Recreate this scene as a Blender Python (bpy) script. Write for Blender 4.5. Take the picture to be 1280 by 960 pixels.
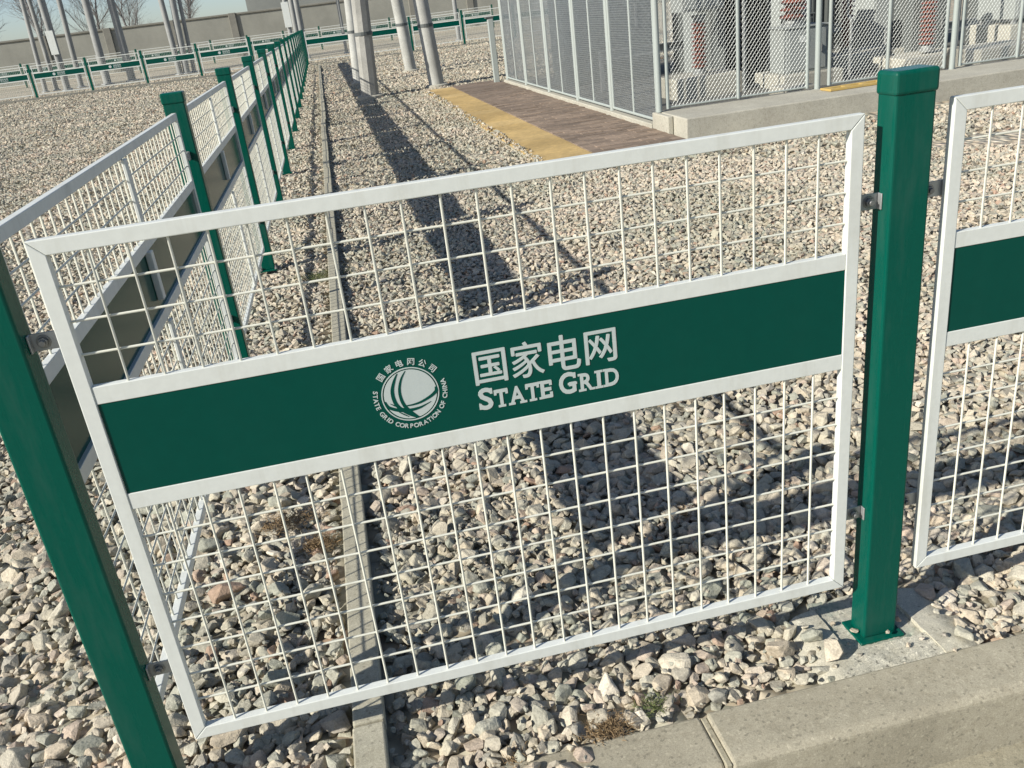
import bpy, bmesh, math, random
import numpy as np
from mathutils import Vector, Matrix, Quaternion
random.seed(7); rng = np.random.default_rng(7)
for o in list(bpy.data.objects): bpy.data.objects.remove(o)
S = bpy.context.scene
COL = S.collection

# ------------------------------------------------------------------ camera
F_PX = 1094.22                       # focal length in pixels of a 1280 px wide picture
CAM = Vector((0.4943, -1.4362, 1.2674))
RIGHT = Vector((0.9725991, -0.2028696, -0.1135558))
DOWN = Vector((-0.1840617, -0.3735198, -0.9091778))
FWD = Vector((0.1420292, 0.9051668, -0.4006256))
cd = bpy.data.cameras.new('camera'); cam = bpy.data.objects.new('camera', cd); COL.objects.link(cam)
cd.sensor_width = 36; cd.sensor_fit = 'HORIZONTAL'; cd.lens = F_PX / 1280 * 36
cd.clip_start = 0.02; cd.clip_end = 3000
m = Matrix.Identity(4)
for i, v in enumerate((RIGHT, -DOWN, -FWD)):
    for j in range(3): m[j][i] = v[j]
m.translation = CAM
cam.matrix_world = m
S.camera = cam
S.cycles.max_bounces = 6; S.cycles.diffuse_bounces = 3; S.cycles.glossy_bounces = 3; S.cycles.caustics_reflective = False; S.cycles.caustics_refractive = False
S.render.resolution_x = 1024; S.render.resolution_y = 768

# ------------------------------------------------------------------ sky, sun, exposure
SUN_EL, SUN_AZ = 31.0, 22.5          # light travels along (cos az, sin az) over the ground
w = bpy.data.worlds.new('World'); S.world = w; w.use_nodes = True
nt = w.node_tree; bg = nt.nodes['Background']
sky = nt.nodes.new('ShaderNodeTexSky'); sky.sky_type = 'NISHITA'; sky.sun_disc = False
sky.sun_elevation = math.radians(SUN_EL); sky.sun_rotation = math.radians(270 - SUN_AZ)
sky.air_density = 0.7; sky.dust_density = 0.6; sky.ozone_density = 1.5
nt.links.new(sky.outputs[0], bg.inputs[0]); bg.inputs[1].default_value = 0.095
sd = bpy.data.lights.new('sun', 'SUN'); sun = bpy.data.objects.new('sun', sd); COL.objects.link(sun)
sd.energy = 5.0; sd.angle = math.radians(0.55); sd.color = (1.0, 0.96, 0.875)
ce = math.cos(math.radians(SUN_EL))
d = Vector((math.cos(math.radians(SUN_AZ)) * ce, math.sin(math.radians(SUN_AZ)) * ce, -math.sin(math.radians(SUN_EL))))
sun.rotation_mode = 'QUATERNION'; sun.rotation_quaternion = d.to_track_quat('-Z', 'Y'); sun.location = (-8, -4, 8)
S.view_settings.view_transform = 'Standard'; S.view_settings.look = 'None'
S.view_settings.exposure = 0.38; S.view_settings.gamma = 1.0

GZ = -0.168      # ground sheet under the loose stone
PZ = -0.146      # foot of the posts

# ------------------------------------------------------------------ helpers
def tag(o, label=None, cat=None, group=None, kind=None):
    if label: o['label'] = label
    if cat: o['category'] = cat
    if group: o['group'] = group
    if kind: o['kind'] = kind
    return o
def link(name, data, parent=None, loc=None, rot=None):
    o = bpy.data.objects.new(name, data); COL.objects.link(o)
    if parent is not None: o.parent = parent
    if loc is not None: o.location = loc
    if rot is not None: o.rotation_euler = rot
    return o
def empty(name, loc=(0, 0, 0), rz=0.0):
    o = link(name, None, None, loc); o.rotation_euler = (0, 0, rz); o.empty_display_size = 0.1
    return o
def copy_tree(o, parent=None):
    c = o.copy(); COL.objects.link(c); c.parent = parent
    for ch in list(o.children): copy_tree(ch, c)
    return c
ORD = ['first', 'second', 'third', 'fourth', 'fifth', 'sixth', 'seventh', 'eighth', 'ninth', 'tenth', 'eleventh', 'twelfth',
       'thirteenth', 'fourteenth', 'fifteenth', 'sixteenth', 'seventeenth', 'eighteenth', 'nineteenth', 'twentieth']

class MB:
    """collects simple solids and turns them into one mesh"""
    def __init__(s): s.v = []; s.f = []
    def add(s, vs, fs):
        b = len(s.v); s.v += [tuple(x) for x in vs]; s.f += [tuple(i + b for i in f) for f in fs]; return s
    def box(s, x0, x1, y0, y1, z0, z1):
        return s.add([(x0, y0, z0), (x1, y0, z0), (x1, y1, z0), (x0, y1, z0), (x0, y0, z1), (x1, y0, z1), (x1, y1, z1), (x0, y1, z1)],
                     [(0, 3, 2, 1), (4, 5, 6, 7), (0, 1, 5, 4), (1, 2, 6, 5), (2, 3, 7, 6), (3, 0, 4, 7)])
    def prism_xz(s, poly, y0, y1):
        n = len(poly)
        vs = [(x, y0, z) for x, z in poly] + [(x, y1, z) for x, z in poly]
        return s.add(vs, [tuple(range(n)), tuple(range(2 * n - 1, n - 1, -1))] + [(i, i + n, (i + 1) % n + n, (i + 1) % n) for i in range(n)])
    def tube(s, p0, p1, r0, r1=None, n=8, caps=True):
        r1 = r0 if r1 is None else r1
        p0 = Vector(p0); p1 = Vector(p1); ax = (p1 - p0).normalized()
        u = ax.orthogonal().normalized(); v = ax.cross(u)
        vs = []
        for p, r in ((p0, r0), (p1, r1)):
            for i in range(n):
                a = 2 * math.pi * i / n; vs.append(p + (u * math.cos(a) + v * math.sin(a)) * r)
        fs = [(i, (i + 1) % n, (i + 1) % n + n, i + n) for i in range(n)]
        if caps: fs += [tuple(range(n - 1, -1, -1)), tuple(range(n, 2 * n))]
        return s.add(vs, fs)
    def lathe(s, prof, n=20, c=(0, 0)):
        vs = []; k = len(prof)
        for r, z in prof:
            for i in range(n):
                a = 2 * math.pi * i / n; vs.append((c[0] + r * math.cos(a), c[1] + r * math.sin(a), z))
        fs = [(j * n + i, j * n + (i + 1) % n, (j + 1) * n + (i + 1) % n, (j + 1) * n + i) for j in range(k - 1) for i in range(n)]
        fs += [tuple(range(n - 1, -1, -1)), tuple(range((k - 1) * n, k * n))]
        return s.add(vs, fs)
    def mesh(s, name, mat, bevel=0, seg=1, smooth=False, angle=40):
        me = bpy.data.meshes.new(name); me.from_pydata(s.v, [], s.f); me.update()
        bm = bmesh.new(); bm.from_mesh(me)
        bmesh.ops.recalc_face_normals(bm, faces=bm.faces)
        if bevel:
            es = [e for e in bm.edges if len(e.link_faces) == 2 and e.calc_face_angle(0) > math.radians(30)]
            bmesh.ops.bevel(bm, geom=es, offset=bevel, segments=seg, affect='EDGES', profile=0.5, clamp_overlap=True)
        bm.to_mesh(me); bm.free()
        if smooth and not bevel:
            me.polygons.foreach_set('use_smooth', [True] * len(me.polygons))
            try: me.set_sharp_from_angle(angle=math.radians(angle))
            except Exception: pass
        me.materials.append(mat)
        return me

# ------------------------------------------------------------------ materials
def newmat(name):
    mt = bpy.data.materials.new(name); mt.use_nodes = True
    n = mt.node_tree; return mt, n, n.nodes['Principled BSDF']
def ramp(n, stops, interp='LINEAR'):
    r = n.nodes.new('ShaderNodeValToRGB'); r.color_ramp.interpolation = interp
    el = r.color_ramp.elements
    while len(el) < len(stops): el.new(0.5)
    for e, (p, c) in zip(el, stops): e.position = p; e.color = (*c, 1)
    return r
def noise(n, scale, detail=4, rough=0.6, coord='Object', dim='3D'):
    tc = n.nodes.new('ShaderNodeTexCoord'); t = n.nodes.new('ShaderNodeTexNoise'); t.noise_dimensions = dim
    t.inputs['Scale'].default_value = scale; t.inputs['Detail'].default_value = detail; t.inputs['Roughness'].default_value = rough
    n.links.new(tc.outputs[coord], t.inputs['Vector']); return t
def bump(n, b, src, strength, dist):
    k = n.nodes.new('ShaderNodeBump'); k.inputs['Strength'].default_value = strength; k.inputs['Distance'].default_value = dist
    n.links.new(src, k.inputs['Height']); n.links.new(k.outputs[0], b.inputs['Normal']); return k
def mix(n, fac, a, b, mode='MIX'):
    k = n.nodes.new('ShaderNodeMix'); k.data_type = 'RGBA'; k.blend_type = mode
    for s_, v in ((0, fac), (6, a), (7, b)):
        if hasattr(v, 'is_output'): n.links.new(v, k.inputs[s_])
        else: k.inputs[s_].default_value = v if s_ == 0 else (*v, 1)
    return k.outputs[2]
def world_pos(n):
    g = n.nodes.new('ShaderNodeNewGeometry'); return g.outputs['Position']

def paint(name, col, rough=0.35, dirt=(0.25, 0.23, 0.19), dirt_amt=0.35, scale=14, coat=0.0, bumps=0.08):
    mt, n, b = newmat(name)
    t = noise(n, scale, 6, 0.68); t2 = noise(n, scale * 7, 3, 0.6)
    vm = n.nodes.new('ShaderNodeVectorMath'); vm.operation = 'MULTIPLY'; vm.inputs[1].default_value = (1.6, 1.6, 0.22); n.links.new(world_pos(n), vm.inputs[0])
    n.links.new(vm.outputs[0], t.inputs['Vector']); n.links.new(world_pos(n), t2.inputs['Vector'])
    r = ramp(n, [(0.5, (0, 0, 0)), (0.78, (dirt_amt,) * 3)]); n.links.new(t.outputs[0], r.inputs[0])
    c = mix(n, r.outputs[0], col, dirt)
    r2 = ramp(n, [(0.35, (0.965, 0.965, 0.965)), (0.65, (1.015, 1.015, 1.015))]); n.links.new(t2.outputs[0], r2.inputs[0])
    c = mix(n, 1.0, c, r2.outputs[0], 'MULTIPLY')
    n.links.new(c, b.inputs['Base Color'])
    rr = n.nodes.new('ShaderNodeMapRange'); rr.inputs[3].default_value = rough * 0.8; rr.inputs[4].default_value = rough * 1.5
    n.links.new(t.outputs[0], rr.inputs[0]); n.links.new(rr.outputs[0], b.inputs['Roughness'])
    b.inputs['Coat Weight'].default_value = coat; b.inputs['Coat Roughness'].default_value = 0.08
    bump(n, b, t2.outputs[0], bumps, 0.002)
    return mt
def concrete(name, c0, c1, scale=6, rough=0.9, bstr=0.5, pit=True, speck=0.25):
    mt, n, b = newmat(name)
    p = world_pos(n)
    t = noise(n, scale, 8, 0.7); t2 = noise(n, 330, 8, 0.85); t3 = noise(n, 38, 8, 0.75)
    for q in (t, t2, t3): n.links.new(p, q.inputs['Vector'])
    r = ramp(n, [(0.3, c0), (0.7, c1)]); n.links.new(t.outputs[0], r.inputs[0])
    r2 = ramp(n, [(0.36, (1 - speck * 1.4,) * 3), (0.5, (1, 1, 1)), (0.66, (1 + speck,) * 3)]); n.links.new(t2.outputs[0], r2.inputs[0])
    c = mix(n, 1.0, r.outputs[0], r2.outputs[0], 'MULTIPLY')
    r3 = ramp(n, [(0.32, (0.70, 0.68, 0.64)), (0.52, (1, 1, 1))]); n.links.new(t3.outputs[0], r3.inputs[0])
    c = mix(n, 0.6, c, r3.outputs[0], 'MULTIPLY')
    # coarse aggregate grains, dark and light
    v = n.nodes.new('ShaderNodeTexVoronoi'); v.inputs['Scale'].default_value = 190; v.inputs['Randomness'].default_value = 1; n.links.new(p, v.inputs['Vector'])
    sp = n.nodes.new('ShaderNodeSeparateColor'); n.links.new(v.outputs['Color'], sp.inputs[0])
    rv = ramp(n, [(0.0, (1 - speck * 1.5,) * 3), (0.10, (1, 1, 1)), (0.90, (1, 1, 1)), (1.0, (1 + speck,) * 3)]); n.links.new(sp.outputs[0], rv.inputs[0])
    c = mix(n, 0.9, c, rv.outputs[0], 'MULTIPLY')
    n.links.new(c, b.inputs['Base Color']); b.inputs['Roughness'].default_value = rough
    ad = n.nodes.new('ShaderNodeMath'); ad.operation = 'ADD'
    n.links.new(t2.outputs[0], ad.inputs[0]); n.links.new(t3.outputs[0], ad.inputs[1])
    bump(n, b, ad.outputs[0], bstr * 0.6, 0.004)
    return mt
def metal(name, col, rough=0.45, metallic=0.85, var=0.25):
    mt, n, b = newmat(name)
    t = noise(n, 30, 6, 0.7); n.links.new(world_pos(n), t.inputs['Vector'])
    r = ramp(n, [(0.3, tuple(x * (1 - var) for x in col)), (0.7, tuple(min(1, x * (1 + var * 0.5)) for x in col))]); n.links.new(t.outputs[0], r.inputs[0])
    n.links.new(r.outputs[0], b.inputs['Base Color']); b.inputs['Metallic'].default_value = metallic
    rr = n.nodes.new('ShaderNodeMapRange'); rr.inputs[3].default_value = rough * 0.75; rr.inputs[4].default_value = rough * 1.35
    n.links.new(t.outputs[0], rr.inputs[0]); n.links.new(rr.outputs[0], b.inputs['Roughness'])
    return mt
GREEN = (0.0005, 0.076, 0.052)
M_green = paint('green_gloss_paint', GREEN, 0.24, (0.045, 0.105, 0.085), 0.45, 14, 0.0, 0.03)
M_sign = paint('green_sign_paint', (0.0, 0.059, 0.043), 0.14, (0.008, 0.07, 0.052), 0.2, 5, 0.0, 0.012)
for _m in (M_green, M_sign): _m.node_tree.nodes['Principled BSDF'].inputs['Specular IOR Level'].default_value = 0.16
M_white = paint('white_gloss_paint', (0.66, 0.68, 0.635), 0.42, (0.44, 0.43, 0.36), 0.5, 9, 0.0, 0.02)
M_wire = paint('white_wire_coating', (0.66, 0.655, 0.56), 0.4, (0.40, 0.37, 0.29), 0.35, 40, 0.0, 0.05)
M_print = paint('grey_white_print', (0.47, 0.52, 0.50), 0.4, (0.36, 0.42, 0.40), 0.3, 60, 0, 0.02)
M_galv = metal('galvanised_steel', (0.42, 0.43, 0.42), 0.5, 0.6)
M_flange = metal('dull_zinc_flange', (0.30, 0.31, 0.30), 0.6, 0.5)
M_steelpole = concrete('grey_steel_pole', (0.22, 0.225, 0.215), (0.32, 0.325, 0.31), 1.5, 0.6, 0.1, speck=0.06)
M_bolt = metal('dull_bolt_steel', (0.30, 0.30, 0.29), 0.5, 0.85)
M_rubber = metal('black_rubber', (0.02, 0.02, 0.02), 0.7, 0.0)
M_enclosure = paint('pale_galvanised_tube', (0.35, 0.385, 0.36), 0.45, (0.3, 0.3, 0.27), 0.4, 9, 0, 0.05)
M_chain = metal('chain_link_wire', (0.50, 0.52, 0.50), 0.5, 0.6)
M_kerb = concrete('kerb_concrete', (0.29, 0.262, 0.192), (0.41, 0.372, 0.278), 4, 0.92, 0.5)
M_edging = concrete('edging_concrete', (0.33, 0.31, 0.235), (0.45, 0.42, 0.32), 9, 0.92, 0.45)
M_pad = concrete('pad_concrete', (0.42, 0.395, 0.31), (0.60, 0.565, 0.455), 8, 0.95, 0.7, speck=0.3)
def stained(name):
    mt = concrete(name, (0.38, 0.37, 0.30), (0.56, 0.53, 0.43), 12, 0.9, 0.7, speck=0.3); n = mt.node_tree; b = n.nodes['Principled BSDF']
    old = b.inputs['Base Color'].links[0].from_socket; t = noise(n, 16, 6, 0.7); n.links.new(world_pos(n), t.inputs['Vector'])
    r = ramp(n, [(0.50, (0.0, 0.0, 0.0)), (0.72, (0.7, 0.7, 0.7))]); n.links.new(t.outputs[0], r.inputs[0])
    n.links.new(mix(n, r.outputs[0], old, (0.035, 0.15, 0.115)), b.inputs['Base Color']); return mt
M_stained = stained('paint_splashed_concrete')
M_mortar = concrete('crumbly_mortar', (0.44, 0.415, 0.33), (0.66, 0.625, 0.51), 30, 0.98, 1.0, speck=0.45)
M_plinth = concrete('plinth_concrete', (0.36, 0.34, 0.28), (0.48, 0.46, 0.38), 2.2, 0.9, 0.4)
M_pole = concrete('pole_concrete', (0.34, 0.34, 0.31), (0.50, 0.50, 0.46), 2.0, 0.85, 0.3, speck=0.12)
M_pole_dark = concrete('weathered_pole_concrete', (0.26, 0.255, 0.23), (0.40, 0.39, 0.35), 2.5, 0.9, 0.4, speck=0.15)
M_wall = concrete('rendered_wall', (0.23, 0.228, 0.195), (0.32, 0.315, 0.27), 0.6, 0.95, 0.2, speck=0.08)
M_pilaster = concrete('pilaster_render', (0.17, 0.165, 0.14), (0.25, 0.24, 0.205), 0.8, 0.95, 0.2, speck=0.08)
M_floor = concrete('dark_floor_concrete', (0.10, 0.10, 0.09), (0.18, 0.175, 0.155), 2.5, 0.9, 0.5)  # dark mottled tone for the enclosure floor
M_pavement = concrete('pavement_concrete', (0.29, 0.265, 0.19), (0.38, 0.345, 0.25), 5, 0.95, 0.6, speck=0.3)
M_cabinet = paint('grey_cabinet_paint', (0.30, 0.32, 0.30), 0.45, (0.2, 0.19, 0.17), 0.4, 4)
M_dark_shaded = paint('dark_and_shaded_steel', (0.095, 0.105, 0.10), 0.5, (0.14, 0.12, 0.10), 0.4, 6)  # dark paint; on the enclosure's background equipment the tone stands in for shade
M_insulator = paint('red_brown_porcelain', (0.17, 0.050, 0.034), 0.22, (0.16, 0.08, 0.06), 0.4, 12, 0.3)
M_building = concrete('far_building_render', (0.20, 0.21, 0.195), (0.27, 0.28, 0.255), 0.3, 0.95, 0.1, speck=0.05)
M_bark = concrete('bare_bark', (0.17, 0.16, 0.15), (0.26, 0.245, 0.23), 6, 0.95, 0.4, speck=0.1)

def paver_mat(name, cols, rough=0.85):
    mt, n, b = newmat(name)
    oi = n.nodes.new('ShaderNodeObjectInfo'); r = ramp(n, cols); n.links.new(oi.outputs['Random'], r.inputs[0])
    t = noise(n, 14, 7, 0.7); n.links.new(world_pos(n), t.inputs['Vector'])
    r2 = ramp(n, [(0.3, (0.72, 0.72, 0.72)), (0.7, (1.15, 1.13, 1.1))]); n.links.new(t.outputs[0], r2.inputs[0])
    t3 = noise(n, 1.3, 4, 0.6); n.links.new(world_pos(n), t3.inputs['Vector'])
    r3 = ramp(n, [(0.35, (0.8, 0.8, 0.8)), (0.65, (1.15, 1.15, 1.15))]); n.links.new(t3.outputs[0], r3.inputs[0])
    c = mix(n, 1, r.outputs[0], r2.outputs[0], 'MULTIPLY'); c = mix(n, 1, c, r3.outputs[0], 'MULTIPLY')
    n.links.new(c, b.inputs['Base Color']); b.inputs['Roughness'].default_value = rough
    bump(n, b, t.outputs[0], 0.4, 0.004); return mt
M_brown = paver_mat('brown_paver', [(0.0, (0.185, 0.140, 0.105)), (0.5, (0.235, 0.178, 0.133)), (1.0, (0.30, 0.225, 0.168))])
M_yellow = paver_mat('ochre_paver', [(0.0, (0.46, 0.315, 0.120)), (0.5, (0.50, 0.35, 0.140)), (1.0, (0.54, 0.385, 0.165))])

STONE = [(0.0, (0.392, 0.359, 0.293)), (0.13, (0.508, 0.459, 0.365)), (0.26, (0.413, 0.401, 0.339)), (0.38, (0.329, 0.333, 0.277)),
         (0.50, (0.561, 0.505, 0.412)), (0.61, (0.456, 0.390, 0.302)), (0.72, (0.492, 0.431, 0.339)), (0.82, (0.286, 0.279, 0.245)),
         (0.90, (0.482, 0.390, 0.313)), (0.955, (0.615, 0.567, 0.480)), (0.99, (0.382, 0.266, 0.198))]
def stone_mat():
    mt, n, b = newmat('crushed_stone')
    g = n.nodes.new('ShaderNodeNewGeometry')
    r = ramp(n, STONE); n.links.new(g.outputs['Random Per Island'], r.inputs[0])
    t = noise(n, 55, 4, 0.72); t2 = noise(n, 260, 2, 0.7)
    for q in (t, t2): n.links.new(g.outputs['Position'], q.inputs['Vector'])
    r2 = ramp(n, [(0.28, (0.70, 0.69, 0.66)), (0.5, (1, 1, 1)), (0.75, (1.18, 1.17, 1.13))]); n.links.new(t.outputs[0], r2.inputs[0])
    r3 = ramp(n, [(0.3, (0.78, 0.78, 0.78)), (0.7, (1.15, 1.15, 1.15))]); n.links.new(t2.outputs[0], r3.inputs[0])
    t4 = noise(n, 0.9, 1, 0.6); n.links.new(g.outputs['Position'], t4.inputs['Vector'])
    r4 = ramp(n, [(0.35, (0.86, 0.88, 0.84)), (0.65, (1.08, 1.04, 1.0))]); n.links.new(t4.outputs[0], r4.inputs[0])
    c = mix(n, 1, r.outputs[0], r2.outputs[0], 'MULTIPLY'); c = mix(n, 1, c, r3.outputs[0], 'MULTIPLY'); c = mix(n, 1, c, r4.outputs[0], 'MULTIPLY')
    n.links.new(c, b.inputs['Base Color']); b.inputs['Roughness'].default_value = 0.88
    bump(n, b, t.outputs[0], 0.6, 0.008)
    return mt
M_stone = stone_mat()
def ground_mat():
    mt, n, b = newmat('gravel_ground')
    p = world_pos(n)
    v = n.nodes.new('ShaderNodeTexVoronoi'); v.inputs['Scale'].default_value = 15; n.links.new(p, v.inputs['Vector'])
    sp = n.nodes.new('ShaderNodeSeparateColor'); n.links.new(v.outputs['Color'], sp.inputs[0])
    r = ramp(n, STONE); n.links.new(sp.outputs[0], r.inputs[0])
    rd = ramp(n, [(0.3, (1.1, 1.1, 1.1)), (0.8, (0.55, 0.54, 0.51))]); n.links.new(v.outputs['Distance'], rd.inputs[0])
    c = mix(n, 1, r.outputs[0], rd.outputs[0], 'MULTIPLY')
    t = noise(n, 0.35, 5, 0.6); n.links.new(p, t.inputs['Vector'])
    r4 = ramp(n, [(0.35, (0.82, 0.84, 0.78)), (0.65, (1.1, 1.06, 1.0))]); n.links.new(t.outputs[0], r4.inputs[0])
    c = mix(n, 1, c, r4.outputs[0], 'MULTIPLY')
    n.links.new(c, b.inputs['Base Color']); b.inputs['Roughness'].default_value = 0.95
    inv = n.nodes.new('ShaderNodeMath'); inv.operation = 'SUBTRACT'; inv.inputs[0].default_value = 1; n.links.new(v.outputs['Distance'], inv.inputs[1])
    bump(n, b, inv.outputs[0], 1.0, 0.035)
    return mt
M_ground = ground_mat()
def weed_mat(name, c0, c1):
    mt, n, b = newmat(name)
    g = n.nodes.new('ShaderNodeNewGeometry'); r = ramp(n, [(0, c0), (1, c1)]); n.links.new(g.outputs['Random Per Island'], r.inputs[0])
    n.links.new(r.outputs[0], b.inputs['Base Color']); b.inputs['Roughness'].default_value = 0.9; return mt
M_dry = weed_mat('dry_weed_stalk', (0.14, 0.09, 0.045), (0.30, 0.21, 0.11))
M_moss = weed_mat('green_weed_leaf', (0.06, 0.09, 0.03), (0.16, 0.17, 0.06))

# ------------------------------------------------------------------ ground
g = MB(); R_ = 900
g.add([(-R_, -0.2, 0), (R_, -0.2, 0), (R_, R_, 0), (-R_, R_, 0), (-R_, -R_, -0.12), (R_, -R_, -0.12), (R_, -0.2, -0.12), (-R_, -0.2, -0.12)], [(0, 1, 2, 3), (4, 5, 6, 7), (7, 6, 1, 0)])
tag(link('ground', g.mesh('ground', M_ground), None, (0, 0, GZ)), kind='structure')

# ------------------------------------------------------------------ fence panels
H = 1.0145; TW = 0.0255; DEP = 0.018
R1, R2, R3, R4 = 0.530, 0.5613, 0.7332, 0.7645     # sign rails
PITCH = 0.0617; WR = 0.0024
UP_ROWS = [R4 + (H - TW - R4) * t for t in (0.245, 0.50, 0.755)]
LO_ROWS = [TW + (R1 - TW) * (i + 1) / 8.0 for i in range(7)]
_cache = {}
def cached(key, fn):
    if key not in _cache: _cache[key] = fn()
    return _cache[key]
def rail_meshes(W, bev):
    T = TW
    top = MB().prism_xz([(0, H), (W, H), (W - T, H - T), (T, H - T)], 0, DEP).mesh('top_rail', M_white, bev, 2, True)
    bot = MB().prism_xz([(0, 0), (T, T), (W - T, T), (W, 0)], 0, DEP).mesh('bottom_rail', M_white, bev, 2, True)
    g_ = 0.0006
    lef = MB().prism_xz([(0, g_), (0, H - g_), (T, H - T - g_), (T, T + g_)], 0, DEP).mesh('stile', M_white, bev, 2, True)
    rig = MB().prism_xz([(W, g_), (W - T, T + g_), (W - T, H - T - g_), (W, H - g_)], 0, DEP).mesh('stile', M_white, bev, 2, True)
    s1 = MB().box(T, W - T, 0.0015, DEP - 0.0015, R1, R2).mesh('sign_rail', M_white, bev * 0.8, 2, True)
    s2 = MB().box(T, W - T, 0.0015, DEP - 0.0015, R3, R4).mesh('sign_rail', M_white, bev * 0.8, 2, True)
    pl = MB().box(T + 0.001, W - T - 0.001, 0.0030, 0.0070, R2 + 0.0006, R3 - 0.0006).mesh('sign_plate', M_sign, 0)
    bar = MB().box(W / 2 - 0.016, W / 2 + 0.016, 0.0158, DEP + 0.008, R4 + 0.002, H - TW - 0.001)
    bar.box(W / 2 - 0.016, W / 2 + 0.016, 0.0076, DEP + 0.008, R2 + 0.03, R3 - 0.001)
    bar.box(W / 2 - 0.016, W / 2 + 0.016, 0.0158, DEP + 0.008, TW + 0.001, R1 - 0.002)
    bar = bar.mesh('centre_bar', M_white, 0.002)
    return top, bot, lef, rig, s1, s2, pl, bar
def wire_mesh(p0, p1, n=6): return MB().tube(p0, p1, WR, None, n, False).mesh('wire', M_wire, 0, 1, True, 60)
def clamp_meshes():
    pl = MB().box(-0.006, 0.0475, 0.0205, 0.0235, -0.015, 0.015)
    pl.box(0.0445, 0.0475, 0.008, 0.0205, -0.015, 0.015)
    pl = pl.mesh('clamp', M_galv, 0.0008)
    bo = MB().tube((0.027, 0.0205, 0), (0.027, 0.019, 0), 0.0115, None, 20)
    bo.tube((0.027, 0.019, 0), (0.027, 0.0125, 0), 0.0085, None, 6)
    bo.tube((0.027, 0.0125, 0), (0.027, 0.007, 0), 0.005, None, 12)
    bo = bo.mesh('bolt', M_bolt, 0.0005)
    return pl, bo
CL, BO = clamp_meshes()
def make_panel(loc, rz, W, individual, nw, x0, bar, clamps=True, bev=0.0016):
    root = empty('wire_fence', loc, rz)
    top, bot, lef, rig, s1, s2, pl, br = cached(('rails', round(W, 3)), lambda: rail_meshes(W, bev))
    link('top_rail', top, root); link('bottom_rail', bot, root); link('stile', lef, root); link('stile', rig, root)
    link('sign_rail', s2, root); link('sign_rail', s1, root)
    plate = link('sign_plate', pl, root)
    if bar: link('centre_bar', br, root)
    yv, yh = 0.0068, 0.0115
    if individual:
        vu = cached('vu', lambda: wire_mesh((0, yv, R4 - 0.004), (0, yv, H - TW + 0.004)))
        vl = cached('vl', lambda: wire_mesh((0, yv, TW - 0.004), (0, yv, R1 + 0.004)))
        hz = cached(('hz', round(W, 3)), lambda: wire_mesh((TW - 0.004, yh, 0), (W - TW + 0.004, yh, 0)))
        for i in range(nw):
            jx = rng.normal(0, 0.0007); x = x0 + i * PITCH + jx
            link('wire', vu, root, (x, 0, 0), (0, rng.normal(0, 0.002), 0)); link('wire', vl, root, (x + rng.normal(0, 0.0006), 0, 0), (0, rng.normal(0, 0.0015), 0))
        for z in UP_ROWS + LO_ROWS: link('wire', hz, root, (0, 0, z + rng.normal(0, 0.0008)), (0, rng.normal(0, 0.0006), 0))
    else:
        def build():
            mb = MB()
            for i in range(nw):
                x = x0 + i * PITCH
                mb.tube((x, yv, R4), (x, yv, H - TW), WR, None, 4, False); mb.tube((x, yv, TW), (x, yv, R1), WR, None, 4, False)
            for z in UP_ROWS + LO_ROWS: mb.tube((TW, yh, z), (W - TW, yh, z), WR, None, 4, False)
            return mb.mesh('wire_mesh', M_wire)
        tag(link('wire_mesh', cached(('wm', round(W, 3)), build), root), kind='stuff')
    if clamps:
        for z in (0.850, 0.173):
            c = link('clamp', CL, root, (W, 0, z)); link('bolt', BO, c)
            c = link('clamp', CL, root, (0, 0, z)); c.scale = (-1, 1, 1); link('bolt', BO, c)   # mirrored, bolt facing the same way
    return root, plate

# lettering -----------------------------------------------------------
def text_mesh(body, size, bold=0.0, align='CENTER', extr=0.0004):
    cu = bpy.data.curves.new('lettering', 'FONT'); cu.body = body; cu.size = size; cu.align_x = align; cu.offset = bold; cu.extrude = extr
    cu.resolution_u = 4
    ob = bpy.data.objects.new('tmp', cu); COL.objects.link(ob)
    dg = bpy.context.evaluated_depsgraph_get(); dg.update()
    me = bpy.data.meshes.new_from_object(ob.evaluated_get(dg)); bpy.data.objects.remove(ob)
    v = np.empty(len(me.vertices) * 3); me.vertices.foreach_get('co', v); v = v.reshape(-1, 3)
    fs = [tuple(p.vertices) for p in me.polygons]
    bpy.data.meshes.remove(me)
    return v, fs
class Lettering:
    """flat print on the sign, in sign coordinates (x right, z up), built towards -y"""
    def __init__(s): s.mb = MB()
    def fit(s, body, x0, x1, z0, z1, bold=0.0, dy=0.0):
        v, f = text_mesh(body, 0.05, bold)
        lo, hi = v.min(0), v.max(0)
        X = x0 + (v[:, 0] - lo[0]) / (hi[0] - lo[0]) * (x1 - x0); Z = z0 + (v[:, 1] - lo[1]) / (hi[1] - lo[1]) * (z1 - z0)
        s.mb.add(np.stack([X, v[:, 2] - dy, Z], 1), f)
    def rot(s, body, cx, cz, size, ang, bold=0.0, sx=1.0):
        v, f = text_mesh(body, size, bold)
        lo, hi = v.min(0), v.max(0); mid = (lo + hi) / 2
        x = (v[:, 0] - mid[0]) * sx; y = v[:, 1] - size * 0.36
        c, q = math.cos(ang), math.sin(ang)
        s.mb.add(np.stack([cx + x * c - y * q, v[:, 2], cz + x * q + y * c], 1), f)
    def rect(s, x0, x1, z0, z1): s.mb.box(x0, x1, -0.0004, 0.0004, z0, z1)
    def mesh(s, name, mat): return s.mb.mesh(name, mat)
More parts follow.
